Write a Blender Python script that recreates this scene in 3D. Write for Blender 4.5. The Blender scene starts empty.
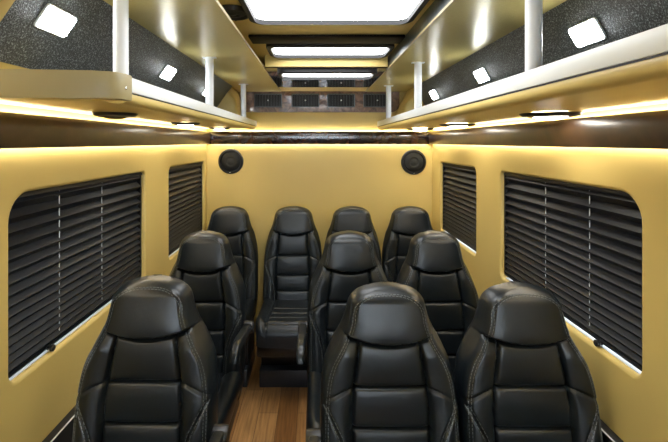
import bpy, bmesh, math, random
from mathutils import Vector, Matrix
random.seed(7)
C = bpy.context.scene.collection
PI = math.pi
CAMZ = 1.60
D_BACK = 3.36
XL, XR = -.88, .92
CEIL = CAMZ + .47

# ------------------------------------------------------------------ materials
def new_mat(name):
    m = bpy.data.materials.new(name); m.use_nodes = True
    nt = m.node_tree
    return m, nt, nt.nodes['Principled BSDF']
def setin(b, **k):
    for n, v in k.items():
        n = n.replace('_', ' ')
        if n in b.inputs:
            b.inputs[n].default_value = v if not isinstance(v, tuple) or len(v) == 4 else (*v, 1)
def noise_bump(nt, b, scale, strength, dist=.002, vec=(1, 1, 1), detail=4):
    tc = nt.nodes.new('ShaderNodeTexCoord'); mp = nt.nodes.new('ShaderNodeMapping')
    mp.inputs['Scale'].default_value = vec
    n = nt.nodes.new('ShaderNodeTexNoise'); n.inputs['Scale'].default_value = scale; n.inputs['Detail'].default_value = detail
    bp = nt.nodes.new('ShaderNodeBump'); bp.inputs['Strength'].default_value = strength; bp.inputs['Distance'].default_value = dist
    nt.links.new(tc.outputs['Object'], mp.inputs['Vector']); nt.links.new(mp.outputs[0], n.inputs['Vector'])
    nt.links.new(n.outputs['Fac'], bp.inputs['Height']); nt.links.new(bp.outputs[0], b.inputs['Normal'])
    return n
def ramp(nt, src, stops, dst):
    r = nt.nodes.new('ShaderNodeValToRGB')
    els = r.color_ramp.elements
    while len(els) < len(stops): els.new(.5)
    for e, (p, c) in zip(els, stops): e.position = p; e.color = (*c, 1)
    nt.links.new(src, r.inputs[0]); nt.links.new(r.outputs[0], dst)
    return r
def simple(name, col, rough=.5, metal=0, bump=None, **k):
    m, nt, b = new_mat(name)
    setin(b, Base_Color=col, Roughness=rough, Metallic=metal, **k)
    if bump: noise_bump(nt, b, *bump)
    return m
def emis(name, col, s):
    m, nt, b = new_mat(name)
    setin(b, Base_Color=(.8, .8, .8), Emission_Color=col, Emission_Strength=s, Roughness=.4)
    return m

M = {}
m, nt, b = new_mat('gold_leather'); setin(b, Roughness=.42)
n = noise_bump(nt, b, 260, .10, .001, (1, 1, 1), 3)
n2 = nt.nodes.new('ShaderNodeTexNoise'); n2.inputs['Scale'].default_value = 3
ramp(nt, n2.outputs['Fac'], [(.3, (.62, .465, .145)), (.7, (.67, .505, .17))], b.inputs['Base Color']); M['gold'] = m
m, nt, b = new_mat('ceiling_gold_leather'); setin(b, Base_Color=(.80, .62, .22), Roughness=.38); noise_bump(nt, b, 260, .1, .001); M['ceiling_gold'] = m  # gold leather with its colour lightened to make up for the underlit ceiling
m, nt, b = new_mat('brushed_gold_laminate'); setin(b, Roughness=.25, Metallic=.15)
n = noise_bump(nt, b, 60, .25, .0012, (1, 14, 1), 3)
ramp(nt, n.outputs['Fac'], [(.25, (.66, .54, .19)), (.75, (.78, .65, .26))], b.inputs['Base Color']); M['laminate'] = m
M['tan'] = simple('tan_padding', (.36, .295, .14), .45, 0, (200, .1, .001))
m, nt, b = new_mat('black_leather'); setin(b, Roughness=.33, Specular_IOR_Level=.5)
n = noise_bump(nt, b, 22, .22, .006, (1, 1, 1), 6)
ramp(nt, n.outputs['Fac'], [(.3, (.005, .008, .011)), (.7, (.008, .012, .0155))], b.inputs['Base Color'])
M['leather'] = m
M['thread'] = simple('grey_thread', (.18, .205, .215), .7)
M['plastic'] = simple('black_plastic', (.012, .012, .013), .38)
M['steel_black'] = simple('black_steel', (.02, .02, .022), .35, .3)
M['panel_black'] = simple('blue_black_panel', (.02, .026, .036), .3)
def burl(name, c1, c2, c3, rough, scale=9, coat=.06):
    m, nt, b = new_mat(name); setin(b, Roughness=rough, Coat_Weight=.7, Coat_Roughness=coat)
    tc = nt.nodes.new('ShaderNodeTexCoord'); n = nt.nodes.new('ShaderNodeTexNoise')
    n.inputs['Scale'].default_value = scale; n.inputs['Detail'].default_value = 8; n.inputs['Distortion'].default_value = 2.2
    nt.links.new(tc.outputs['Object'], n.inputs['Vector'])
    ramp(nt, n.outputs['Fac'], [(.30, c1), (.5, c2), (.72, c3)], b.inputs['Base Color'])
    return m
M['burl'] = burl('dark_burl', (.010, .005, .003), (.035, .014, .008), (.075, .03, .015), .18)
M['burl_side'] = burl('brown_gloss_wood', (.020, .009, .004), (.036, .016, .007), (.055, .026, .011), .4, 5, .22); M['burl_side'].node_tree.nodes['Principled BSDF'].inputs['Coat Weight'].default_value = .35
M['burl_dark'] = burl('near_black_wood', (.004, .0025, .002), (.008, .005, .003), (.014, .008, .005), .6, 9, .5); M['burl_dark'].node_tree.nodes['Principled BSDF'].inputs['Coat Weight'].default_value = 0; M['burl_dark'].node_tree.nodes['Principled BSDF'].inputs['Specular IOR Level'].default_value = .2
M['burl_mirror'] = burl('mirror_gloss_wood', (.008, .004, .003), (.015, .007, .004), (.03, .013, .008), .03, 9, .01); M['burl_mirror'].node_tree.nodes['Principled BSDF'].inputs['Specular IOR Level'].default_value = 1
M['burl_panel'] = burl('brown_burl', (.055, .026, .012), (.16, .078, .04), (.28, .145, .075), .3, 16)
m, nt, b = new_mat('speckled_black_carpet'); setin(b, Roughness=.42, Specular_IOR_Level=.9)
n = noise_bump(nt, b, 330, .9, .006, (1, 1, 1), 2)
n2 = nt.nodes.new('ShaderNodeTexNoise'); n2.inputs['Scale'].default_value = 230; n2.inputs['Detail'].default_value = 2.5
tc = nt.nodes.new('ShaderNodeTexCoord'); nt.links.new(tc.outputs['Object'], n2.inputs['Vector'])
ramp(nt, n2.outputs['Fac'], [(.40, (.008, .010, .010)), (.54, (.03, .036, .035)), (.68, (.34, .39, .39))], b.inputs['Base Color']); M['carpet'] = m
M['alu'] = simple('satin_aluminium', (.80, .82, .80), .4, .05)
M['post'] = simple('silver_post', (.80, .82, .85), .4, .0)
M['chrome'] = simple('chrome', (.7, .7, .7), .12, 1)
M['vinyl_white'] = simple('white_strip', (.75, .78, .80), .4)
M['blind'] = simple('charcoal_pleat', (.0065, .0085, .013), .5, 0, (140, .3, .001), Specular_IOR_Level=.4)
M['cab'] = simple('dark_grey_trim', (.10, .10, .105), .6)
M['black'] = simple('matte_black', (.006, .006, .007), .6)
M['speaker_rim'] = simple('speaker_rim', (.006, .006, .007), .5)
M['speaker'] = simple('speaker_grille', (.004, .005, .005), .6, 0, (600, .5, .001))
M['dark_mirror'] = simple('smoked_mirror', (.10, .115, .12), .28, .6, (9, .5, .01))
M['vent'] = simple('vent_plastic', (.018, .02, .021), .35)
M['vent_ring'] = simple('vent_rim', (.10, .11, .11), .3, .4)
M['beige'] = simple('beige_thread', (.62, .52, .32), .7)
M['lens'] = emis('ceiling_lens_lit', (.97, .99, 1), 5.6)
M['led_square'] = emis('square_led_lit', (.93, .98, 1), 26)
M['puck_lens'] = emis('puck_lens_lit', (1, .93, .80), 22)
M['strip'] = emis('warm_strip_lit', (1, .93, .79), 29)
m, nt, b = new_mat('window_glass'); setin(b, Base_Color=(1, 1, 1), Roughness=0, Transmission_Weight=1, IOR=1.1); M['glass'] = m
# floor planks
m, nt, b = new_mat('oak_planks'); setin(b, Roughness=.38)
tc = nt.nodes.new('ShaderNodeTexCoord'); mp = nt.nodes.new('ShaderNodeMapping'); mp.inputs['Rotation'].default_value = (0, 0, PI / 2)
br = nt.nodes.new('ShaderNodeTexBrick')
br.inputs['Scale'].default_value = 1; br.inputs['Brick Width'].default_value = .62; br.inputs['Row Height'].default_value = .115
br.inputs['Mortar Size'].default_value = .0012; br.inputs['Color1'].default_value = (.24, .11, .035, 1); br.inputs['Color2'].default_value = (.50, .28, .11, 1)
br.inputs['Mortar'].default_value = (.05, .025, .01, 1); br.offset = .37
nt.links.new(tc.outputs['Object'], mp.inputs[0]); nt.links.new(mp.outputs[0], br.inputs['Vector'])
mp2 = nt.nodes.new('ShaderNodeMapping'); mp2.inputs['Scale'].default_value = (26, 1.6, 1)
n = nt.nodes.new('ShaderNodeTexNoise'); n.inputs['Scale'].default_value = 3; n.inputs['Detail'].default_value = 4
nt.links.new(tc.outputs['Object'], mp2.inputs[0]); nt.links.new(mp2.outputs[0], n.inputs['Vector'])
mx = nt.nodes.new('ShaderNodeMix'); mx.data_type = 'RGBA'; mx.blend_type = 'MULTIPLY'; mx.inputs['Factor'].default_value = .75
nt.links.new(br.outputs['Color'], mx.inputs['A'])
ramp(nt, n.outputs['Fac'], [(.3, (.45, .40, .35)), (.7, (1.2, 1.15, 1.1))], mx.inputs['B'])
nt.links.new(mx.outputs['Result'], b.inputs['Base Color']); M['floor'] = m

# ------------------------------------------------------------------ helpers
def link(name, me, mat, parent=None):
    o = bpy.data.objects.new(name, me); C.objects.link(o)
    if mat is not None: me.materials.append(mat)
    if parent is not None: o.parent = parent
    return o
def smooth(me, ang=35):
    for p in me.polygons: p.use_smooth = True
    me.set_sharp_from_angle(angle=math.radians(ang))
def obj(name, bm, mat, parent=None, ang=35):
    bmesh.ops.recalc_face_normals(bm, faces=bm.faces[:])
    me = bpy.data.meshes.new(name); bm.to_mesh(me); bm.free(); smooth(me, ang)
    return link(name, me, mat, parent)
def tag(o, label=None, cat=None, group=None, kind=None):
    if label: o['label'] = label
    if cat: o['category'] = cat
    if group: o['group'] = group
    if kind: o['kind'] = kind
    return o
def empty(name, loc=(0, 0, 0), rz=0, **k):
    o = bpy.data.objects.new(name, None); C.objects.link(o)
    o.location = loc; o.rotation_euler = (0, 0, rz)
    return tag(o, **k)
def struct(o, label, cat='trim'): return tag(o, label, cat, kind='structure')
def copy_tree(o, parent=None):
    c = o.copy(); C.objects.link(c)
    if parent is not None: c.parent = parent
    for ch in list(o.children): copy_tree(ch, c)
    return c
def add_box(bm, x0, x1, y0, y1, z0, z1, bev=0, seg=2):
    r = bmesh.ops.create_cube(bm, size=1)
    vs = r['verts']
    for v in vs:
        v.co = Vector((x0 + (v.co.x + .5) * (x1 - x0), y0 + (v.co.y + .5) * (y1 - y0), z0 + (v.co.z + .5) * (z1 - z0)))
    if bev:
        es = list({e for v in vs for e in v.link_edges})
        bmesh.ops.bevel(bm, geom=es, offset=bev, segments=seg, profile=.5, affect='EDGES')
def box(name, mat, parent, *a, **k):
    bm = bmesh.new(); add_box(bm, *a, **k); return obj(name, bm, mat, parent, 24)
def prism(bm, pts, a0, a1, axis='y', bev=0, seg=2):
    """closed 2-D outline pts extruded along an axis. y: pts=(x,z); z: pts=(x,y); x: pts=(y,z)"""
    f = {'y': lambda p, a: (p[0], a, p[1]), 'z': lambda p, a: (p[0], p[1], a), 'x': lambda p, a: (a, p[0], p[1])}[axis]
    A = [bm.verts.new(f(p, a0)) for p in pts]; B = [bm.verts.new(f(p, a1)) for p in pts]
    n = len(pts); fs = [bm.faces.new(A), bm.faces.new(B[::-1])]
    for i in range(n): fs.append(bm.faces.new((A[i], B[i], B[(i + 1) % n], A[(i + 1) % n])))
    if bev:
        es = {e for e in fs[0].edges} | {e for e in fs[1].edges}
        bmesh.ops.bevel(bm, geom=list(es), offset=bev, segments=seg, profile=.5, affect='EDGES')
def prism_obj(name, mat, parent, pts, a0, a1, axis='y', bev=0, seg=2):
    bm = bmesh.new(); prism(bm, pts, a0, a1, axis, bev, seg); return obj(name, bm, mat, parent)
def lathe(bm, prof, mat4=Matrix(), n=40):
    """prof: (r, h) from axis out; spun round local z"""
    rings = []
    for r, h in prof:
        if r < 1e-6: rings.append([bm.verts.new(mat4 @ Vector((0, 0, h)))])
        else: rings.append([bm.verts.new(mat4 @ Vector((r * math.cos(2 * PI * i / n), r * math.sin(2 * PI * i / n), h))) for i in range(n)])
    for A, B in zip(rings, rings[1:]):
        for i in range(n):
            j = (i + 1) % n
            if len(A) == 1 and len(B) == 1: continue
            if len(A) == 1: bm.faces.new((A[0], B[i], B[j]))
            elif len(B) == 1: bm.faces.new((A[i], A[j], B[0]))
            else: bm.faces.new((A[i], A[j], B[j], B[i]))
def rrect(x0, x1, y0, y1, rs, n=8):
    """rounded rectangle outline, rs = radii at (x0,y0),(x1,y0),(x1,y1),(x0,y1)"""
    if not isinstance(rs, (list, tuple)): rs = [rs] * 4
    out = []
    for (cx, cy, sx, sy, a0), r in zip(((x0, y0, 1, 1, PI), (x1, y0, -1, 1, 1.5 * PI), (x1, y1, -1, -1, 0), (x0, y1, 1, -1, .5 * PI)), rs):
        ox, oy = cx + sx * r, cy + sy * r
        for k in range(n + 1):
            a = a0 + .5 * PI * k / n
            out.append((ox + r * math.cos(a), oy + r * math.sin(a)))
    return out
def tube(bm, pts, r, n=6, closed=False):
    pts = [Vector(p) for p in pts]; rings = []
    for i, p in enumerate(pts):
        t = (pts[min(i + 1, len(pts) - 1)] - pts[max(i - 1, 0)]).normalized()
        a = t.cross(Vector((0, 0, 1))); a = a if a.length > .1 else t.cross(Vector((1, 0, 0)))
        a.normalize(); c = t.cross(a)
        rings.append([bm.verts.new(p + r * (math.cos(2 * PI * k / n) * a + math.sin(2 * PI * k / n) * c)) for k in range(n)])
    for A, B in zip(rings, rings[1:]):
        for k in range(n): bm.faces.new((A[k], A[(k + 1) % n], B[(k + 1) % n], B[k]))
    bm.faces.new(rings[0][::-1]); bm.faces.new(rings[-1])
def interp(tab, t):
    if t <= tab[0][0]: return tab[0][1]
    for (a, x), (b_, y) in zip(tab, tab[1:]):
        if t <= b_:
            s = (t - a) / (b_ - a); return x + (y - x) * s
    return tab[-1][1]
def catmull(tab, t):
    ks = [p[0] for p in tab]
    if t <= ks[0]: return tab[0][1]
    if t >= ks[-1]: return tab[-1][1]
    i = max(k for k in range(len(ks) - 1) if ks[k] <= t)
    p1, p2 = tab[i], tab[i + 1]; p0 = tab[max(i - 1, 0)]; p3 = tab[min(i + 2, len(tab) - 1)]
    h = p2[0] - p1[0]; s = (t - p1[0]) / h
    m1 = (p2[1] - p0[1]) / max(p2[0] - p0[0], 1e-6) * h; m2 = (p3[1] - p1[1]) / max(p3[0] - p1[0], 1e-6) * h
    return (2 * s**3 - 3 * s**2 + 1) * p1[1] + (s**3 - 2 * s**2 + s) * m1 + (-2 * s**3 + 3 * s**2) * p2[1] + (s**3 - s**2) * m2

# ------------------------------------------------------------------ seat
TOPZ, BOTZ = 1.150, .40          # backrest top and bottom, above the floor
LEN = TOPZ - BOTZ
HALFW = [(0, .012), (.0015, .036), (.004, .054), (.010, .078), (.020, .098), (.034, .1125), (.05, .121), (.08, .1275), (.12, .1365), (.16, .152), (.20, .175), (.236, .194), (.28, .207),
         (.34, .2145), (.42, .2175), (.60, .2175), (LEN, .205)]
def rec(t): return .115 - .13 * t                    # y of the leaning front plane, measured from the hip line
def gauss(d, w): return math.exp(-(d / w) ** 2)
def sstep(a, b_, x):
    x = max(0, min(1, (x - a) / (b_ - a))); return x * x * (3 - 2 * x)
def panel_hw(t): return interp([(.14, .090), (.295, .114), (.36, .121), (.60, .118), (.8, .115)], t)
def bolster_x(t):                                    # inward-sweeping seam of the lower bolster
    return interp([(.335, .212), (.355, .198), (.39, .177), (.43, .156), (.48, .141), (.55, .134), (.8, .130)], t)
CREASES = [.295, .415, .530]
def front(u, t):
    """point of the front face, u in -1..1 across, t down from the top"""
    w = catmull(HALFW, t); x = u * w; ax = abs(x)
    dep = 0
    head_c = .170 - .024 * (ax / .135) ** 2            # the crease under the head pad, lifted at both ends
    hd = 1 - sstep(head_c - .012, head_c + .004, t)
    # pads stand forward of the base plane
    dep += hd * (.020 * math.sqrt(max(0, 1 - (ax / (w + .004)) ** 4)) + .010 * sstep(.02, .14, t) * max(0, 1 - (ax / w) ** 3))
    body = 1 - hd
    ph = panel_hw(t)
    inside = 1 - sstep(ph - .006, ph + .006, ax)
    # centre panels: pillow between creases
    edges = [head_c] + CREASES + [LEN]
    k = max(0, sum(1 for e in edges if e < t) - 1); k = min(k, len(edges) - 2)
    a, b_ = edges[k], edges[k + 1]; s = min(1, max(0, (t - a) / (b_ - a)))
    pil = (4 * s * (1 - s)) ** .35 if 0 < s < 1 else 0
    px = max(0, 1 - (ax / ph) ** 4) ** .5 if ax < ph else 0
    dep += body * inside * (.012 * pil * (.4 + .6 * px) + .002)
    # bolsters
    side = max(0, min(1, (ax - ph) / max(w - ph, .01)))
    bl = .005 + .013 * sstep(head_c, head_c + .06, t) + .020 * sstep(.25, .55, t)
    dep += body * (1 - inside) * bl * (max(0, math.sin(PI * (side * .90 + .09))) ** .6)
    # grooves
    g = .013 * gauss(ax - ph, .0042) * body
    g += .015 * gauss(t - head_c, .0055) * (1 - .75 * sstep(.86, 1, ax / w))
    for c in CREASES:
        g += .013 * gauss(t - c, .0045) * (1 - sstep(ph, ph + .008, ax)) * body
    if ax > ph:
        g += .008 * gauss(t - (.297 + .045 * side ** 1.5), .0045) * (1 - .3 * side)
    if t > .335:
        g += .010 * gauss(ax - bolster_x(t), .0042) * sstep(.335, .36, t)
    # face border seam
    g += .003 * gauss((1 - abs(u)) * w - .020, .003) * sstep(.01, .05, t)
    y = rec(t) - dep + g
    # rounded edge towards the side wall
    e = max(0, (ax - (w - .030)) / .030)
    y += .034 * (1 - math.sqrt(max(0, 1 - min(1, e) ** 2)))
    # dome: the top curls back
    if t < .045:
        y += .060 * (1 - math.sqrt(max(0, 1 - (1 - t / .045) ** 2)))
    return Vector((x, y, TOPZ - t))
def thick(t): return interp([(0, .004), (.006, .035), (.015, .055), (.03, .072), (.045, .08), (.20, .105), (.35, .125), (.55, .14), (LEN, .13)], t)
def back_shell(t0, t1, nv, name, mat, parent, inset_top=False):
    bm = bmesh.new(); NU = 76; rings = []
    for j in range(nv + 1):
        s = j / nv
        if t0 == 0: s = s ** 1.5
        t = t0 + (t1 - t0) * s
        w = catmull(HALFW, t); T = thick(t)
        loop = []
        for i in range(NU + 1):
            q = -1 + 2 * i / NU
            u = math.sin(q * PI / 2) * .35 + q * .65
            loop.append(front(u, t))
        yb = rec(t) + T + (.060 * (1 - math.sqrt(max(0, 1 - (1 - t / .045) ** 2))) if t < .045 else 0)
        ye = loop[-1].y
        NB = 20
        for i in range(1, NB):
            a = PI * i / NB
            cx, sy = math.cos(a), math.sin(a)
            cx = math.copysign(abs(cx) ** .35, cx); sy = sy ** .6
            loop.append(Vector((w * cx * (1.0 + interp([(0, .05), (.08, .075), (.165, .15), (.21, .10), (.28, .045), (.38, .008), (1, .005)], t) * min(1, 1.6 * sy) * (1 - .6 * sstep(.7, 1, sy))), ye + (yb - ye) * sy, TOPZ - t)))
        rings.append([bm.verts.new(p) for p in loop])
    for A, B in zip(rings, rings[1:]):
        n = len(A)
        for i in range(n): bm.faces.new((A[i], A[(i + 1) % n], B[(i + 1) % n], B[i]))
    bm.faces.new(rings[0]); bm.faces.new(rings[-1][::-1])
    return obj(name, bm, mat, parent, 60)
def dashes(name, curve, parent, mat, dash=.006, gap=.003, r=.0009, n=400):
    """thread along curve(s) -> Vector, s 0..1; one mesh"""
    pts = [curve(i / n) for i in range(n + 1)]
    bm = bmesh.new(); cur = [pts[0]]; acc = 0; on = True
    for a, b_ in zip(pts, pts[1:]):
        acc += (b_ - a).length
        if on: cur.append(b_)
        if acc > (dash if on else gap):
            if on and len(cur) > 1: tube(bm, cur, r, 4)
            on = not on; acc = 0; cur = [b_]
    return obj(name, bm, mat, parent)

def make_seat():
    root = empty('captain_seat')
    bk = back_shell(.130, LEN, 160, 'backrest', M['leather'], root)
    hd = back_shell(0, .180, 70, 'headrest', M['leather'], root)
    # thin stitched seams: twin rows up both sides and over the head
    def border(off):
        T1 = .095; X1 = catmull(HALFW, T1) - off; T0 = .006 + off * .55
        half = []
        for i in range(61):
            t = .62 - (.62 - T1) * i / 60
            half.append((catmull(HALFW, t) - off, t))
        for i in range(1, 31):
            a = .5 * PI * i / 30
            half.append((X1 * math.cos(a) ** .72, T1 - (T1 - T0) * math.sin(a) ** .80))
        pts = [front(min(.985, x / catmull(HALFW, t)), t) for x, t in half]
        allp = [Vector(p) for p in pts] + [Vector((-p.x, p.y, p.z)) for p in reversed(pts[:-1])]
        return [p + Vector((0, -.0006, .0005)) for p in allp]
    bm = bmesh.new()
    for off in (.016, .0235):
        P = border(off)
        # resample to dashes
        seg = []; on = True; acc = 0; cur = [P[0]]
        fine = []
        for a, b_ in zip(P, P[1:]):
            k = max(1, int((b_ - a).length / .0015))
            fine += [a.lerp(b_, i / k) for i in range(k)]
        for a, b_ in zip(fine, fine[1:]):
            acc += (b_ - a).length
            if on: cur.append(b_)
            if acc > (.007 if on else .0025):
                if on and len(cur) > 1: tube(bm, [cur[0], cur[len(cur) // 2], cur[-1]], .00075, 4)
                on = not on; acc = 0; cur = [b_]
    for sx in (-1, 1):
        for off in (-.006, .006):
            prev = None
            for i in range(70):
                t = .35 + .27 * i / 69
                x = bolster_x(t) + off; w = catmull(HALFW, t)
                p = front(sx * min(.97, x / w), t) + Vector((0, -.0006, 0))
                if prev is not None and i % 3: tube(bm, [prev, p], .00075, 4)
                prev = p
    obj('stitching', bm, M['thread'], bk)
    # cushion: rings run from the back to the rounded nose
    bm = bmesh.new(); CL, CW = .50, .212; rings = []; NS = 60; NU = 56
    def cw(s): return CW * (1 - .10 * sstep(.75, 1, s))
    def ctop(u, s):
        w = cw(s); x = u * w; ax = abs(x); ph = .125 + .012 * s
        z = .472 + .030 * sstep(.3, .9, s)
        z += .026 * sstep(ph - .01, ph + .045, ax)
        z += .006 * (1 - sstep(ph - .01, ph, ax))
        z -= .010 * gauss(ax - ph, .005)
        for c in (.32, .52, .72):
            z -= .010 * gauss((s - c) * CL, .005) * (1 - sstep(ph, ph + .006, ax))
        z -= .010 * gauss((s - .90) * CL, .005) * (1 - sstep(ph, ph + .01, ax))
        e = max(0, (ax - (w - .035)) / .035); z -= .045 * (1 - math.sqrt(max(0, 1 - min(1, e) ** 2)))
        f = max(0, (s - .86) / .14); z -= .085 * (1 - math.sqrt(max(0, 1 - min(1, f) ** 2)))
        return z
    for j in range(NS + 1):
        s = j / NS; s = 1 - (1 - s) ** 1.35
        y = .03 - CL * s; w = cw(s); loop = []
        for i in range(NU + 1):
            q = -1 + 2 * i / NU; u = math.sin(q * PI / 2) * .4 + q * .6
            loop.append(Vector((u * w, y, ctop(u, s))))
        zb = .355 + .015 * sstep(.9, 1, s); zt = loop[-1].z
        for k in range(1, 14):
            a = PI * k / 14; cx = math.copysign(abs(math.cos(a)) ** .3, math.cos(a)); sy = math.sin(a) ** .6
            loop.append(Vector((w * cx * (1 + .02 * sy), y, zt + (zb - zt) * sy)))
        rings.append([bm.verts.new(p) for p in loop])
    for A, B in zip(rings, rings[1:]):
        n = len(A)
        for i in range(n): bm.faces.new((A[i], A[(i + 1) % n], B[(i + 1) % n], B[i]))
    bm.faces.new(rings[0]); bm.faces.new(rings[-1][::-1])
    cu = obj('seat_cushion', bm, M['leather'], root, 60)
    bm = bmesh.new()
    for sx in (-1, 1):
        for off in (-.008, .004):
            pts = []
            for i in range(60):
                s = .05 + .88 * i / 59
                x = .125 + .012 * s + off + .006; u = x / cw(s)
                pts.append(Vector((sx * x, .03 - CL * s, ctop(u, s) + .0008)))
            for i in range(0, 59, 1):
                if i % 4 != 3: tube(bm, [pts[i], pts[i + 1]], .0008, 4)
    for c in (.31, .33, .51, .53, .71, .73):
        for i in range(40):
            x0 = -.12 + .24 * i / 40
            tube(bm, [Vector((x0, .03 - CL * c, ctop(x0 / cw(c), c) + .001)), Vector((x0 + .0045, .03 - CL * c, ctop((x0 + .0045) / cw(c), c) + .001))], .0008, 4)
    obj('stitching', bm, M['thread'], cu)
    # frame under the cushion, shroud and legs
    bm = bmesh.new(); add_box(bm, -.195, .195, -.43, .08, .285, .37, .015); obj('seat_pan', bm, M['plastic'], root)
    for sx in (-1, 1):
        x0, x1 = (sx * .15 - .014, sx * .15 + .014)
        prism_obj('leg', M['steel_black'], root, [(-.40, 0), (.04, 0), (.04, .03), (-.06, .05), (-.10, .285), (-.24, .285), (-.28, .05), (-.40, .03)], x0, x1, 'x', .004, 1)
    box('crossbar', M['steel_black'], root, -.138, .138, -.20, -.14, .05, .09, bev=.006)
    return root
def make_armrest(root, side):
    """padded arm hinged to the side of the backrest, its nose turned down"""
    def prof(k, n=16):
        out = []
        return out
    x = side * .237
    top = [(.10, .700), (.0, .718), (-.10, .734), (-.18, .748), (-.24, .752), (-.275, .742), (-.295, .72), (-.30, .695)]
    bot = [(-.28, .692), (-.272, .702), (-.25, .712), (-.20, .712), (-.10, .698), (.0, .682), (.10, .664)]
    bm = bmesh.new(); prism(bm, top + bot, x - .016, x + .016, 'x', .008, 3)
    a = obj('armrest', bm, M['leather'], root)
    bm = bmesh.new(); m4 = Matrix.Translation((side * .213,   .08, .682)) @ Matrix.Rotation(side * PI / 2, 4, 'Y')
    lathe(bm, [(0, 0), (.026, 0), (.03, .004), (.03, .044), (.026, .05), (0, .05)], m4, 24)
    obj('hinge_cap', bm, M['plastic'], a)

G_F, G_M, G_B = 'seats of the front row', 'seats of the middle row', 'seats against the back wall'
seats = [  # x, y, aisle arm side, label, group
    (-.540, 1.235, 1, 'single black leather seat beside the left window, nearest one on that side', G_F),
    (.228, 1.235, -1, 'black leather seat in the nearest row, on the aisle right of the wood floor', G_F),
    (.666, 1.235, 0, 'black leather seat in the nearest row beside the large right-hand window blind', G_F),
    (-.582, 2.03, 1, 'single black leather seat in the middle row left of the aisle', G_M),
    (.168, 2.03, -1, 'black leather seat in the middle row on the right edge of the aisle', G_M),
    (.612, 2.03, 0, 'black leather seat in the middle row by the yellow pillar between the right windows', G_M),
    (-.655, 3.0, 0, 'black leather seat in the back left corner under the round speaker', G_B),
    (-.176, 3.0, 0, 'black leather back row seat at the aisle end, its whole stitched cushion in view', G_B),
    (.262, 3.0, 0, 'black leather back row seat mostly hidden, only its top showing right of the aisle', G_B),
    (.700, 3.0, 0, 'black leather seat in the back right corner by the small right window', G_B),
]
proto = make_seat()
# the last row stands on closed boxes in place of legs
def on_box(o):
    for ch in list(o.children):
        if ch.name.startswith(('leg', 'crossbar')): bpy.data.objects.remove(ch)
    o_box = box('base_box', M['panel_black'], o, -.20, .20, -.265, .10, 0, .115, bev=.006)
    box('upper_box', M['black'], o, -.195, .195, -.20, .10, .115, .284, bev=.004)
def taller(o, k, kw):
    """the seats farther back have longer head pads: own meshes for the shells, shared along the row"""
    for ch in o.children:
        if ch.name.startswith(('backrest', 'headrest')):
            for q in [ch] + list(ch.children):
                q.data = q.data.copy()
                for v in q.data.vertices:
                    t = TOPZ - v.co.z
                    v.co.x *= 1 + kw * (1 - sstep(.10, .26, t))
                    v.co.z = TOPZ - (t * k if t < .45 else .45 * k + (t - .45) * (LEN + .05 - .45 * k) / (LEN - .45))
    return o
row = [proto, taller(copy_tree(proto), 1.15, .0), taller(copy_tree(proto), 1.20, .11)]
used = set()
roots = []
for i, s in enumerate(seats):
    r = 0 if s[1] < 1.5 else 1 if s[1] < 2.5 else 2
    o = copy_tree(row[r]) if r in used else row[r]
    used.add(r)
    roots.append(o)
for o, (x, y, arm, lab, g) in zip(roots, seats):
    o.location = (x, y, 0); tag(o, lab, 'seat', g); o.scale = (1 if y < 1.5 else 1, 1, (1.0 if x < 0 else .980) if y < 1.5 else .985 if y < 2.5 else .968)
for o, s in zip(roots, seats):
    if s[2]: make_armrest(o, s[2])
    if s[1] > 2.5: on_box(o)

# ------------------------------------------------------------------ shell
Y0, Y1 = -1.6, D_BACK
struct(box('floor', M['floor'], None, XL - .05, XR + .05, Y0, Y1, -.03, 0), 'warm brown wood plank floor of the aisle', 'floor')
struct(box('ceiling', M['ceiling_gold'], None, XL - .05, XR + .05, Y0, Y1 + .05, CEIL, CEIL + .03), 'yellow padded leather ceiling', 'ceiling')
struct(box('wall_back', M['gold'], None, XL - .05, XR + .05, Y1, Y1 + .05, 0, CEIL), 'yellow leather wall behind the last row', 'wall')
def curve_plate(name, outlines, thick_, bev, mat, to_world):
    """flat plate with rounded holes; outlines[0] is the outer outline"""
    cu = bpy.data.curves.new(name, 'CURVE'); cu.dimensions = '2D'; cu.fill_mode = 'BOTH'
    cu.extrude = thick_ / 2 - bev; cu.bevel_depth = bev; cu.bevel_resolution = 3; cu.offset = -bev
    for pts in outlines:
        sp = cu.splines.new('POLY'); sp.points.add(len(pts) - 1); sp.use_cyclic_u = True
        for p, q in zip(sp.points, pts): p.co = (q[0], q[1], 0, 1)
    tmp = bpy.data.objects.new(name + '_tmp', cu); C.objects.link(tmp)
    dg = bpy.context.evaluated_depsgraph_get(); dg.update()
    me = bpy.data.meshes.new_from_object(tmp.evaluated_get(dg))
    bpy.data.objects.remove(tmp); bpy.data.curves.remove(cu)
    me.transform(to_world); me.name = name; me.materials.clear()
    smooth(me, 40)
    return link(name, me, mat)
WT = .055
# cab end behind the camera: dark bulkhead with the windscreen's daylight
to_f = Matrix(((1, 0, 0, 0), (0, 0, 1, Y0 - .025), (0, 1, 0, 0), (0, 0, 0, 1)))
struct(curve_plate('wall_front', [[(XL - .05, 0), (XR + .05, 0), (XR + .05, CEIL), (XL - .05, CEIL)], rrect(-.70, .74, 1.02, 1.72, .12)], .05, .006, M['cab'], to_f), 'dark front end of the cabin around the windscreen', 'wall')
ws = empty('window_9', (.02, Y0 - .055, 1.02)); struct(ws, 'windscreen at the front end of the cabin', 'window')
box('window_pane', M['glass'], ws, -.76, .76, -.002, .002, -.03, .74)
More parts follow.
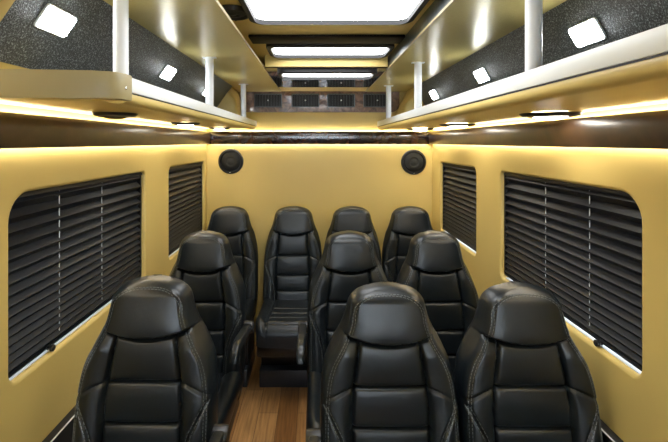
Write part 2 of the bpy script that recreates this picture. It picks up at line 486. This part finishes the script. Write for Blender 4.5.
# windows: y0, y1, z0, z1 relative to the camera height
WIN = {'left': [(1.205, 2.15, -.700, -.152), (2.50, 3.285, -.700, -.152)], 'right': [(1.196, 2.105, -.676, -.150), (2.435, 3.135, -.660, -.150)]}
wn = 0
BL = {('left', 0): 'charcoal pleated blind filling the large left window',
      ('left', 1): 'charcoal pleated blind in the small left window near the back corner',
      ('right', 0): 'charcoal pleated blind filling the large right window',
      ('right', 1): 'charcoal pleated blind in the small right window near the back corner'}
for side, X, s in (('left', XL, -1), ('right', XR, 1)):
    outs = [[(Y0, 0), (Y1, 0), (Y1, CEIL - .001), (Y0, CEIL - .001)]]
    for (y0, y1, z0, z1) in WIN[side]:
        big = y1 - y0 > .8
        big = y1 - y0 > .9
        rr = [.035, .03, .022, .085] if big else [.03, .02, .018, .04]
        outs.append(rrect(y0, y1, CAMZ + z0, CAMZ + z1, rr))
    to = Matrix(((0, 0, 1, X + s * WT / 2), (1, 0, 0, 0), (0, 1, 0, 0), (0, 0, 0, 1)))
    w = curve_plate('wall_' + side, outs, WT, .012, M['gold'], to)
    struct(w, 'yellow padded leather %s wall with rounded window openings' % side, 'wall')
    for k, (y0, y1, z0, z1) in enumerate(WIN[side]):
        big = y1 - y0 > .8
        wn += 1
        z0 += CAMZ; z1 += CAMZ
        # structure: rubber frame and glass outside
        fr = empty('window_%d' % wn, (X + s * .06, (y0 + y1) / 2, z0)); struct(fr, 'vehicle window behind the %s' % BL[(side, k)], 'window')
        bm = bmesh.new(); xo = .012
        for a in ((y0 - .04, y1 + .04, z0 - .04, z0 - .001), (y0 - .04, y1 + .04, z1 + .001, z1 + .04), (y0 - .04, y0 + .004, z0 - .04, z1 + .04), (y1 - .004, y1 + .04, z0 - .04, z1 + .04)):
            add_box(bm, -s * .004, s * .02, a[0] - (y0 + y1) / 2, a[1] - (y0 + y1) / 2, a[2] - z0, a[3] - z0)
        obj('window_frame', bm, M['black'], fr)
        box('window_pane', M['glass'], fr, s * .010, s * .014, (y0 - y1) / 2 - .02, (y1 - y0) / 2 + .02, -.02, z1 - z0 + .02)
        box('window_sill', M['vinyl_white'], fr, -s * .0425, -s * .005, (y0 - y1) / 2 + .02, (y1 - y0) / 2 - .02, 0.0002, .003)  # white strip standing in for the bright daylight line below the blind
        # blind
        bl = empty('pleated_blind', (X, y0, z0)); tag(bl, BL[(side, k)], 'blind', 'pleated blinds')
        Lw, H = y1 - y0, z1 - z0
        # pleats closer together towards the bottom
        zs = [H - .006]; p = .045 if big else .042
        while zs[-1] > .016 + p * .5: zs.append(zs[-1] - p / 2); p = max(.024, p * .978)
        zs.append(.017)
        if len(zs) % 2 == 0: zs.insert(-1, (zs[-1] + zs[-2]) / 2)
        bm = bmesh.new(); f0, f1 = [], []
        xa, xb = s * .016, s * .038
        A, Bv = .012, Lw - .012
        row = []
        for i, z in enumerate(zs):
            x = xa if i % 2 else xa + s * min(.022, .55 * (zs[max(i - 1, 0)] - zs[min(i + 1, len(zs) - 1)]) if 0 < i < len(zs) - 1 else .02)
            row.append((x, z))
        th = s * .0012
        fr_ = [[bm.verts.new((x, yy, z)) for x, z in row] for yy in (A, Bv)]
        bk_ = [[bm.verts.new((x + th, yy, z)) for x, z in row] for yy in (A, Bv)]
        for i in range(len(row) - 1):
            bm.faces.new((fr_[0][i], fr_[1][i], fr_[1][i + 1], fr_[0][i + 1])); bm.faces.new((bk_[0][i], bk_[0][i + 1], bk_[1][i + 1], bk_[1][i]))
        for e in (0, 1):
            for i in range(len(row) - 1): bm.faces.new((fr_[e][i], fr_[e][i + 1], bk_[e][i + 1], bk_[e][i]))
        sh = obj('pleated_shade', bm, M['blind'], bl, 5)
        box('bottom_rail', M['blind'], bl, s * .018, s * .040, A, Bv, .012, .020, bev=.002)
        box('head_rail', M['blind'], bl, s * .014, s * .042, .002, Lw - .002, H - .016, H - .0005, bev=.002)
        for yy in (0.0005, Lw - .0125): box('side_channel', M['black'], bl, s * .018, s * .046, yy, yy + .012, .012, H - .001)
        # cord holes down the fronts of the pleats
        for q in ((.285, .593) if big else ()):
            yq = Lw * q
            bm = bmesh.new(); tube(bm, [(s * .0245, yq, H - .016), (s * .0245, yq, .018)], .0016, 6)
            obj('cord', bm, M['vinyl_white'], bl)
        if big:
            bm = bmesh.new(); m4 = Matrix.Translation((s * .016, Lw * .21, .012)) @ Matrix.Rotation(-s * PI / 2, 4, 'Y')
            lathe(bm, [(0, -.004), (.007, -.004), (.007, .004), (.011, .008), (.011, .016), (.007, .019), (0, .019)], m4, 20)
            obj('knob', bm, M['plastic'], bl)
    # black lower wall with its pale edge strip
    zl = CAMZ + (-.955 if s < 0 else -.895)
    a, b_ = sorted((X, X - s * .035))
    t = box('trim_%d' % (1 if s < 0 else 2), M['black'], None, a, b_, Y0, Y1, 0, zl, bev=.006)
    struct(t, 'black lower panel along the foot of the %s wall' % side)
    a, b_ = sorted((X - s * .037, X - s * .032))
    struct(box('trim_%d' % (3 if s < 0 else 4), M['vinyl_white'], None, a, b_, Y0, Y1, zl, zl + .002), 'thin silver edge strip on the black lower panel of the %s wall' % side)

# ------------------------------------------------------------------ glossy burl trims at eye level, with light strips
def burl_profile(xw, s):
    return [(xw, CAMZ - .004), (xw - s * .020, CAMZ - .004), (xw - s * .022, CAMZ - .016), (xw - s * .030, CAMZ - .018), (xw - s * .034, CAMZ + .004), (xw - s * .037, CAMZ + .040), (xw - s * .037, CAMZ + .070), (xw - s * .031, CAMZ + .082), (xw - s * .023, CAMZ + .082), (xw - s * .020, CAMZ + .068), (xw, CAMZ + .068)]
n_tr = 5
for side, X, s in (('left', XL, -1), ('right', XR, 1)):
    struct(prism_obj('trim_%d' % n_tr, M['burl_side'], None, burl_profile(X, s), Y0, Y1), 'glossy dark burl wood moulding along the %s wall under the rack' % side); n_tr += 1
bm = bmesh.new(); prism(bm, burl_profile(D_BACK, 1), XL, XR, 'x')
struct(obj('trim_%d' % n_tr, bm, M['burl']), 'glossy dark burl wood moulding across the back wall'); n_tr += 1
for side, X, s in (('left', XL, -1), ('right', XR, 1)):
    for up in (0, 1):
        z = CAMZ + (.074 if up else -.0085)
        a, b_ = sorted((X - s * .004, X - s * .014))
        t = box('light_strip', M['strip'], None, a, b_, -1.2, D_BACK - .03, z, z + .004)
        tag(t, 'thin warm light strip %s the dark wood moulding on the %s wall' % ('above' if up else 'below', side), 'light strip', 'warm light strips')
for up in (0, 1):
    z = CAMZ + (.074 if up else -.0085)
    t = box('light_strip', M['strip'], None, XL + .04, XR - .04, D_BACK - (.0215 if up else .014), D_BACK - (.0135 if up else .004), z, z + .004)
    tag(t, 'thin warm light strip %s the dark wood moulding on the back wall' % ('above' if up else 'below'), 'light strip', 'warm light strips')

# ------------------------------------------------------------------ luggage racks
def post(parent, x, y, z0, z1, r=.0185):
    bm = bmesh.new(); lathe(bm, [(0, z0), (r, z0), (r, z1), (0, z1)], Matrix.Translation((x, y, 0)) @ Matrix.Diagonal((1, 1, 1, 1)), 28)
    p = obj('post', bm, M['post'], parent)
    bm = bmesh.new(); add_box(bm, x - .032, x + .032, y - .012, y + .012, z1 - .004, z1 + .001, .001, 1)
    obj('flange', bm, M['alu'], p); return p
SOFZ = CAMZ + .40
for side, X, s, ya in (('left', XL, -1, 1.07), ('right', XR, 1, -.9)):
    k = (-.0 if s < 0 else -.004)
    rack = empty('luggage_rack', (0, 0, 0)); tag(rack, 'overhead luggage rack with silver posts along the %s wall' % side, 'luggage rack', 'overhead luggage racks')
    xi = .486
    prof = [(s * abs(X), CAMZ + .106 + k), (s * (xi + .055), CAMZ + .1055 + k), (s * (xi + .040), CAMZ + .100 + k), (s * (xi + .022), CAMZ + .0975 + k), (s * (xi + .008), CAMZ + .0995 + k), (s * xi, CAMZ + .105 + k), (s * (xi - .003), CAMZ + .113 + k), (s * (xi - .003), CAMZ + .1245 + k), (s * (xi + .01), CAMZ + .148 + k), (s * abs(X), CAMZ + .148 + k)]
    prism_obj('deck', M['gold'], rack, prof, ya, D_BACK)
    box('edge_trim', M['alu'], rack, *sorted((s * (xi - .006), s * (xi + .001))), ya + .005, D_BACK - .002, CAMZ + .128 + k, CAMZ + .167 + k, bev=.0025)
    box('shadow_gap', M['black'], rack, *sorted((s * (xi - .004), s * (xi + .001))), ya + .005, D_BACK - .002, CAMZ + .1245 + k, CAMZ + .128 + k)
    box('deck_lining', M['carpet'], rack, *sorted((s * (xi + .010), s * (abs(X) - .02))), ya + .01, D_BACK - .01, CAMZ + .148 + k, CAMZ + .156 + k)
    for d in ((1.088, 1.985, 2.90) if s < 0 else (.985, 2.11, 2.98)):
        post(rack, -.508 if s < 0 else .508, d, CAMZ + .150 + k, SOFZ)
    if s > 0: box('seam_strip', M['black'], rack, .673, .676, ya, D_BACK - .002, CAMZ + .1062 + k, CAMZ + .108 + k)
    if s < 0:
        # padded end panel: follows a rounded corner, then runs to the wall
        path = [(-.478, 1.085), (-.479, 1.060), (-.483, 1.043), (-.492, 1.028), (-.508, 1.017), (-.54, 1.008), (-.62, .998), (-.70, .990), (-.78, .982), (-.88, .972)]
        inner = [(-.488, 1.085), (-.4885, 1.062), (-.492, 1.049), (-.500, 1.038), (-.513, 1.029), (-.544, 1.021), (-.622, 1.011), (-.702, 1.003), (-.782, .995), (-.88, .985)]
        outl = path + inner[::-1]
        e = prism_obj('end_panel', M['tan'], rack, outl, CAMZ + .105, CAMZ + .172, 'z', .004, 2)
        e['label'] = 'tan padded end panel of the rack'
        prism_obj('end_deck', M['gold'], rack, [(x - .004, y + .006) for x, y in path] + [(-.88, 1.089)], CAMZ + .106, CAMZ + .147, 'z')
        bm = bmesh.new(); lathe(bm, [(0, 0), (.0065, 0), (.005, .004), (0, .0045)], Matrix.Translation((-.4835, 1.058, CAMZ + .136)) @ Matrix.Rotation(PI / 2, 4, 'Y'), 16)
        obj('screw', bm, M['chrome'], e)
    # padded end gusset at the back wall
    if s < 0: pts = [(-.88, CAMZ + .15), (-.535, CAMZ + .15), (-.585, CAMZ + .30), (-.63, SOFZ), (-.88, SOFZ)]
    else: pts = [(.92, CAMZ + .15), (.60, CAMZ + .15), (.65, CAMZ + .28), (.71, SOFZ), (.92, SOFZ)]
    g = prism_obj('trim_%d' % n_tr, M['gold'], None, pts, 2.98 if s < 0 else 3.05, D_BACK, 'y', .045, 6); n_tr += 1
    struct(g, 'padded yellow corner gusset at the far end of the %s rack' % side)

# soffits over the racks (brushed gold laminate), their inner edges and the wall lining of the bins
x0s, x1s = (-.620, -.288), (.388, .72)
prism_obj_l = prism_obj('trim_%d' % n_tr, M['laminate'], None, [(-.620, SOFZ), (-.288, SOFZ), (-.288, SOFZ + .012), (-.620, SOFZ + .012)], Y0, D_BACK)
struct(prism_obj_l, 'glossy brushed gold panel above the left rack'); n_tr += 1
struct(box('trim_%d' % n_tr, M['tan'], None, -.2885, -.2865, Y0, D_BACK, SOFZ - .0005, SOFZ + .010), 'silver edge strip of the upper left panel'); n_tr += 1
struct(box('trim_%d' % n_tr, M['laminate'], None, .388, .72, Y0, D_BACK, SOFZ, SOFZ + .006), 'glossy brushed gold panel above the right rack'); n_tr += 1
struct(box('trim_%d' % n_tr, M['tan'], None, .384, .3885, Y0, D_BACK, SOFZ - .002, SOFZ + .006), 'tan edge strip of the upper right panel'); n_tr += 1
struct(box('trim_%d' % n_tr, M['dark_mirror'], None, .390, .398, Y0, D_BACK, SOFZ + .006, CEIL), 'smoked mirror strip between the right panel and the ceiling'); n_tr += 1
# bin lining: sloped slabs of speckled black carpet
def slab(p0, p1, y0, y1, th, mat, name):
    a, b_ = Vector(p0), Vector(p1); d = (b_ - a).normalized(); n = Vector((-d.y, d.x)) * th
    return prism_obj(name, mat, None, [tuple(a), tuple(b_), tuple(b_ + n), tuple(a + n)], y0, y1)
cl = slab((-.604, SOFZ), (-.748, CAMZ + .190), .92, 3.0, -.015, M['carpet'], 'trim_%d' % n_tr); n_tr += 1
struct(cl, 'speckled black carpet lining over the left rack')
cl2 = slab((-.600, SOFZ), (-.760, CAMZ + .166), Y0, .92, -.015, M['gold'], 'trim_%d' % n_tr); n_tr += 1
struct(slab((-.750, CAMZ + .190), (-.78, CAMZ + .150), .92, 3.0, -.015, M['gold'], 'trim_%d' % n_tr), 'yellow strip below the carpet lining on the left'); n_tr += 1
struct(cl2, 'yellow padded panel ahead of the carpet lining on the left')
cr = slab((.706, SOFZ), (.845, CAMZ + .160), Y0, 3.06, .015, M['carpet'], 'trim_%d' % n_tr); n_tr += 1
struct(cr, 'speckled black carpet lining over the right rack')

# ------------------------------------------------------------------ lamps
def square_lamp(x, z, y, ang, label):
    o = empty('square_light', (x, y, z)); tag(o, label, 'light', 'square lights on the carpet lining')
    o.rotation_euler = (0, ang, 0)
    bm = bmesh.new(); prism(bm, rrect(-.034, .034, -.062, .062, .010, 4), -.006, .0, 'z', .002, 1); obj('housing', bm, M['vinyl_white'], o)
    bm = bmesh.new(); prism(bm, rrect(-.029, .029, -.057, .057, .008, 4), -.0085, -.0055, 'z'); obj('lens', bm, M['led_square'], o)
for k, (y, w_) in enumerate(((1.07, 'nearest'), (1.87, 'second'), (2.54, 'farthest'))):
    z = CAMZ + .309; x = -(.604 + (SOFZ - z) / .210 * .144)
    square_lamp(x, z, y, -math.atan2(.210, .144), 'square white light on the left carpet lining, %s of the three from the camera end' % w_)
for k, (y, w_) in enumerate(((1.18, 'nearest'), (1.93, 'second'), (2.71, 'farthest'))):
    z = CAMZ + .307; x = .706 + (SOFZ - z) / .240 * .139
    square_lamp(x, z, y, math.atan2(.240, .139), 'square white light on the right carpet lining, %s of the three from the camera end' % w_)
def puck(x, y, lit, label, z=.106):
    o = empty('puck_light', (x, y, CAMZ + z)); o.scale = (1.25 if x > 0 else 1,) * 2 + (1,); tag(o, label, 'light', 'round lights under the racks')
    bm = bmesh.new(); lathe(bm, [(.045, -.012), (.052, -.014), (.070, -.010), (.078, 0), (.045, 0), (.045, -.012)], n=40); obj('bezel', bm, M['plastic'], o)
    bm = bmesh.new(); lathe(bm, [(0, -.022), (.025, -.020), (.040, -.015), (.045, -.010), (.045, -.002), (0, -.002)], n=32); obj('lens', bm, M['puck_lens'] if lit else M['plastic'], o)
puck(-.735, 1.53, False, 'dark unlit round light under the left rack, nearest the camera', .104)
puck(-.71, 2.27, True, 'lit round light under the left rack, middle one of three', .104)
puck(-.70, 3.02, True, 'lit round light under the left rack, close to the back wall', .104)
puck(.80, 1.44, True, 'lit round light under the right rack, nearest the camera', .098)
puck(.77, 2.30, True, 'lit round light under the right rack, middle one of three', .098)
puck(.75, 3.05, True, 'lit round light under the right rack, close to the back wall', .098)

def ceiling_light(xc, y0, y1, hw, label, z=0):
    o = empty('ceiling_light', (xc, (y0 + y1) / 2, CEIL + z)); tag(o, label, 'ceiling light', 'large ceiling light panels')
    hy = (y1 - y0) / 2
    # rim: rounded frame
    out = rrect(-hw - .022, hw + .022, -hy - .020, hy + .020, .06); inn = rrect(-hw, hw, -hy, hy, .045)
    bm = bmesh.new()
    prof = [(out, -.0), (out, -.018), (inn, -.024), (inn, 0.0)]
    rings = [[bm.verts.new((p[0], p[1], z)) for p in pts] for pts, z in prof]
    n = len(out)
    for A, B in zip(rings, rings[1:] + rings[:1]):
        for i in range(n): bm.faces.new((A[i], A[(i + 1) % n], B[(i + 1) % n], B[i]))
    obj('frame', bm, M['black'], o)
    bm = bmesh.new(); prism(bm, inn, -.006, -.001, 'z'); obj('lens', bm, M['lens'], o)
ceiling_light(.054, .95, 1.60, .283, 'widest white ceiling light panel, cut off by the top of the picture')
ceiling_light(.064, 1.985, 2.235, .287, 'white ceiling light panel beside the dark cross panel, middle of three')
ceiling_light(.058, 2.305, 2.53, .258, 'white ceiling light panel nearest the air vents', -.0713)
# dark burl ceiling panels
struct(box('trim_%d' % n_tr, M['burl_dark'], None, -.30, .385, 1.83, 1.955, CEIL - .014, CEIL - .0005, bev=.004), 'dark wood cross panel on the ceiling'); n_tr += 1
def plate(name, outs, z0, z1, mat):
    to = Matrix.Translation((0, 0, (z0 + z1) / 2))
    return curve_plate(name, outs, z1 - z0, .002, mat, to)
LOW = CAMZ + .405
struct(box('trim_%d' % n_tr, M['gold'], None, -.282, .382, 2.262, Y1, LOW, CEIL - .0005, bev=.003), 'lowered yellow ceiling section before the air vents'); n_tr += 1
bm = bmesh.new()
for i in range(100):
    x = -.275 + .65 * i / 100
    add_box(bm, x, x + .0042, 2.2605, 2.2625, LOW + .004, LOW + .0062)
tag(obj('ceiling_stitching', bm, M['beige']), 'row of pale stitches along the front edge of the lowered ceiling section', 'stitching')
struct(box('trim_%d' % n_tr, M['burl_mirror'], None, -.282, .382, 2.272, 3.06, LOW - .006, LOW - .0003), 'glossy dark wood ceiling panel mirroring the air vents'); n_tr += 1
def disc_speaker(loc, rot, r, label, grp=None):
    o = empty('round_speaker', loc); o.rotation_euler = rot; tag(o, label, 'speaker', grp)
    bm = bmesh.new(); lathe(bm, [(0, 0), (r, 0), (r, .012), (r * .96, .018), (r * .84, .020), (r * .80, .014), (r * .78, .006)], n=48)
    obj('rim', bm, M['speaker_rim'], o)
    bm = bmesh.new(); lathe(bm, [(r * .79, .006), (r * .72, .012), (r * .4, .017), (r * .30, .012), (r * .28, .012), (r * .15, .018), (0, .019)], n=48)
    obj('grille', bm, M['speaker'], o)
    bm = bmesh.new(); lathe(bm, [(0, .019), (.004, .019), (.004, .022), (0, .023)], Matrix.Translation((0, -r * .88, 0)), 12)
    obj('badge', bm, M['chrome'], o)
disc_speaker((-.688, D_BACK, CAMZ - .155), (PI / 2, 0, 0), .100, 'round black speaker on the back wall above the left corner seat', 'round speakers on the back wall')
disc_speaker((.772, D_BACK, CAMZ - .160), (PI / 2, 0, 0), .100, 'round black speaker on the back wall above the right corner seat', 'round speakers on the back wall')
disc_speaker((-.302, 1.50, CEIL), (PI, 0, 0), .066, 'round black speaker on the ceiling next to the largest light panel')

# ------------------------------------------------------------------ header above the back trim: padding, vent panel, vents
struct(box('trim_%d' % n_tr, M['gold'], None, -.60, .66, D_BACK - .012, D_BACK, CAMZ + .09, CAMZ + .238, bev=.004), 'yellow padded header above the back moulding'); n_tr += 1
struct(box('trim_%d' % n_tr, M['gold'], None, XL, XR, D_BACK - .03, D_BACK, CAMZ + .402, CAMZ + .42, bev=.004), 'yellow bead where the back wall meets the ceiling'); n_tr += 1
vp = rrect(-.60, .655, CAMZ + .238, CAMZ + .41, [.03, .06, .01, .01], 6)
o = prism_obj('vent_panel', M['burl_panel'], None, vp, D_BACK - .024, D_BACK, 'y', .003, 1)
tag(o, 'brown burl wood panel holding the air vents over the back wall', 'panel')
bm = bmesh.new()
for i in range(110):
    x = -.50 + 1.12 * i / 110
    add_box(bm, x, x + .006, D_BACK - .0135, D_BACK - .0115, CAMZ + .233, CAMZ + .2355)
st = obj('header_stitching', bm, M['beige']); tag(st, 'line of pale stitches along the lower edge of the vent panel', 'stitching')
VL = ['air vent at the left end of the burl panel, next to the silver post', 'air vent second from the left in the burl panel', 'air vent third from the left in the burl panel', 'air vent at the right end of the burl panel, half behind the silver post']
def make_vent():
    o = empty('air_vent')
    W, Hh = .102, .046
    out = rrect(-W - .008, W + .008, -Hh - .008, Hh + .008, .008, 3); inn = rrect(-W, W, -Hh, Hh, .005, 3)
    bm = bmesh.new(); n = len(out)
    rings = [[bm.verts.new((p[0], y, p[1])) for p in pts] for pts, y in ((out, 0), (out, -.008), (inn, -.010), (inn, -.001))]
    for A, B in zip(rings, rings[1:] + rings[:1]):
        for i in range(n): bm.faces.new((A[i], A[(i + 1) % n], B[(i + 1) % n], B[i]))
    obj('frame', bm, M['vent_ring'], o)
    box('backing', M['black'], o, -W, W, -.0015, -.0005, -Hh, Hh)
    for i in range(9):
        x = -W + (i + .5) * 2 * W / 9
        box('slat', M['vent'], o, x - .0035, x + .0035, -.009, -.0015, -Hh, Hh)
    bm = bmesh.new(); lathe(bm, [(0, 0), (.006, 0), (.006, .004), (.004, .006), (0, .006)], Matrix.Translation((0, -.008, 0)) @ Matrix.Rotation(PI / 2, 4, 'X'), 16)
    obj('knob', bm, M['alu'], o)
    return o
v0 = make_vent(); vents = [v0] + [copy_tree(v0) for _ in range(3)]
for v, x, l in zip(vents, (-.388, -.092, .192, .478), VL):
    v.location = (x, D_BACK - .024, CAMZ + .330); tag(v, l, 'air vent', 'air vents in the burl panel')

# ------------------------------------------------------------------ world, camera, view
w = bpy.data.worlds.new('World'); bpy.context.scene.world = w; w.use_nodes = True
bg = w.node_tree.nodes['Background']; bg.inputs[0].default_value = (.80, .90, 1, 1); bg.inputs[1].default_value = 6
cam = bpy.data.cameras.new('camera'); co = bpy.data.objects.new('camera', cam); C.objects.link(co)
co.location = (0, 0, CAMZ); co.rotation_euler = (PI / 2, 0, 0)
cam.sensor_width = 36; cam.sensor_fit = 'HORIZONTAL'; cam.lens = 36 * 420 / 668
cam.shift_x = 17 / 668; cam.shift_y = -79 / 668
cam.clip_start = .02
sc = bpy.context.scene; sc.camera = co
sc.view_settings.view_transform = 'Standard'; sc.view_settings.look = 'None'; sc.view_settings.gamma = 1; sc.view_settings.use_curve_mapping = False
sc.view_settings.exposure = .68
sc.cycles.max_bounces = 8; sc.cycles.diffuse_bounces = 5; sc.cycles.use_denoising = True
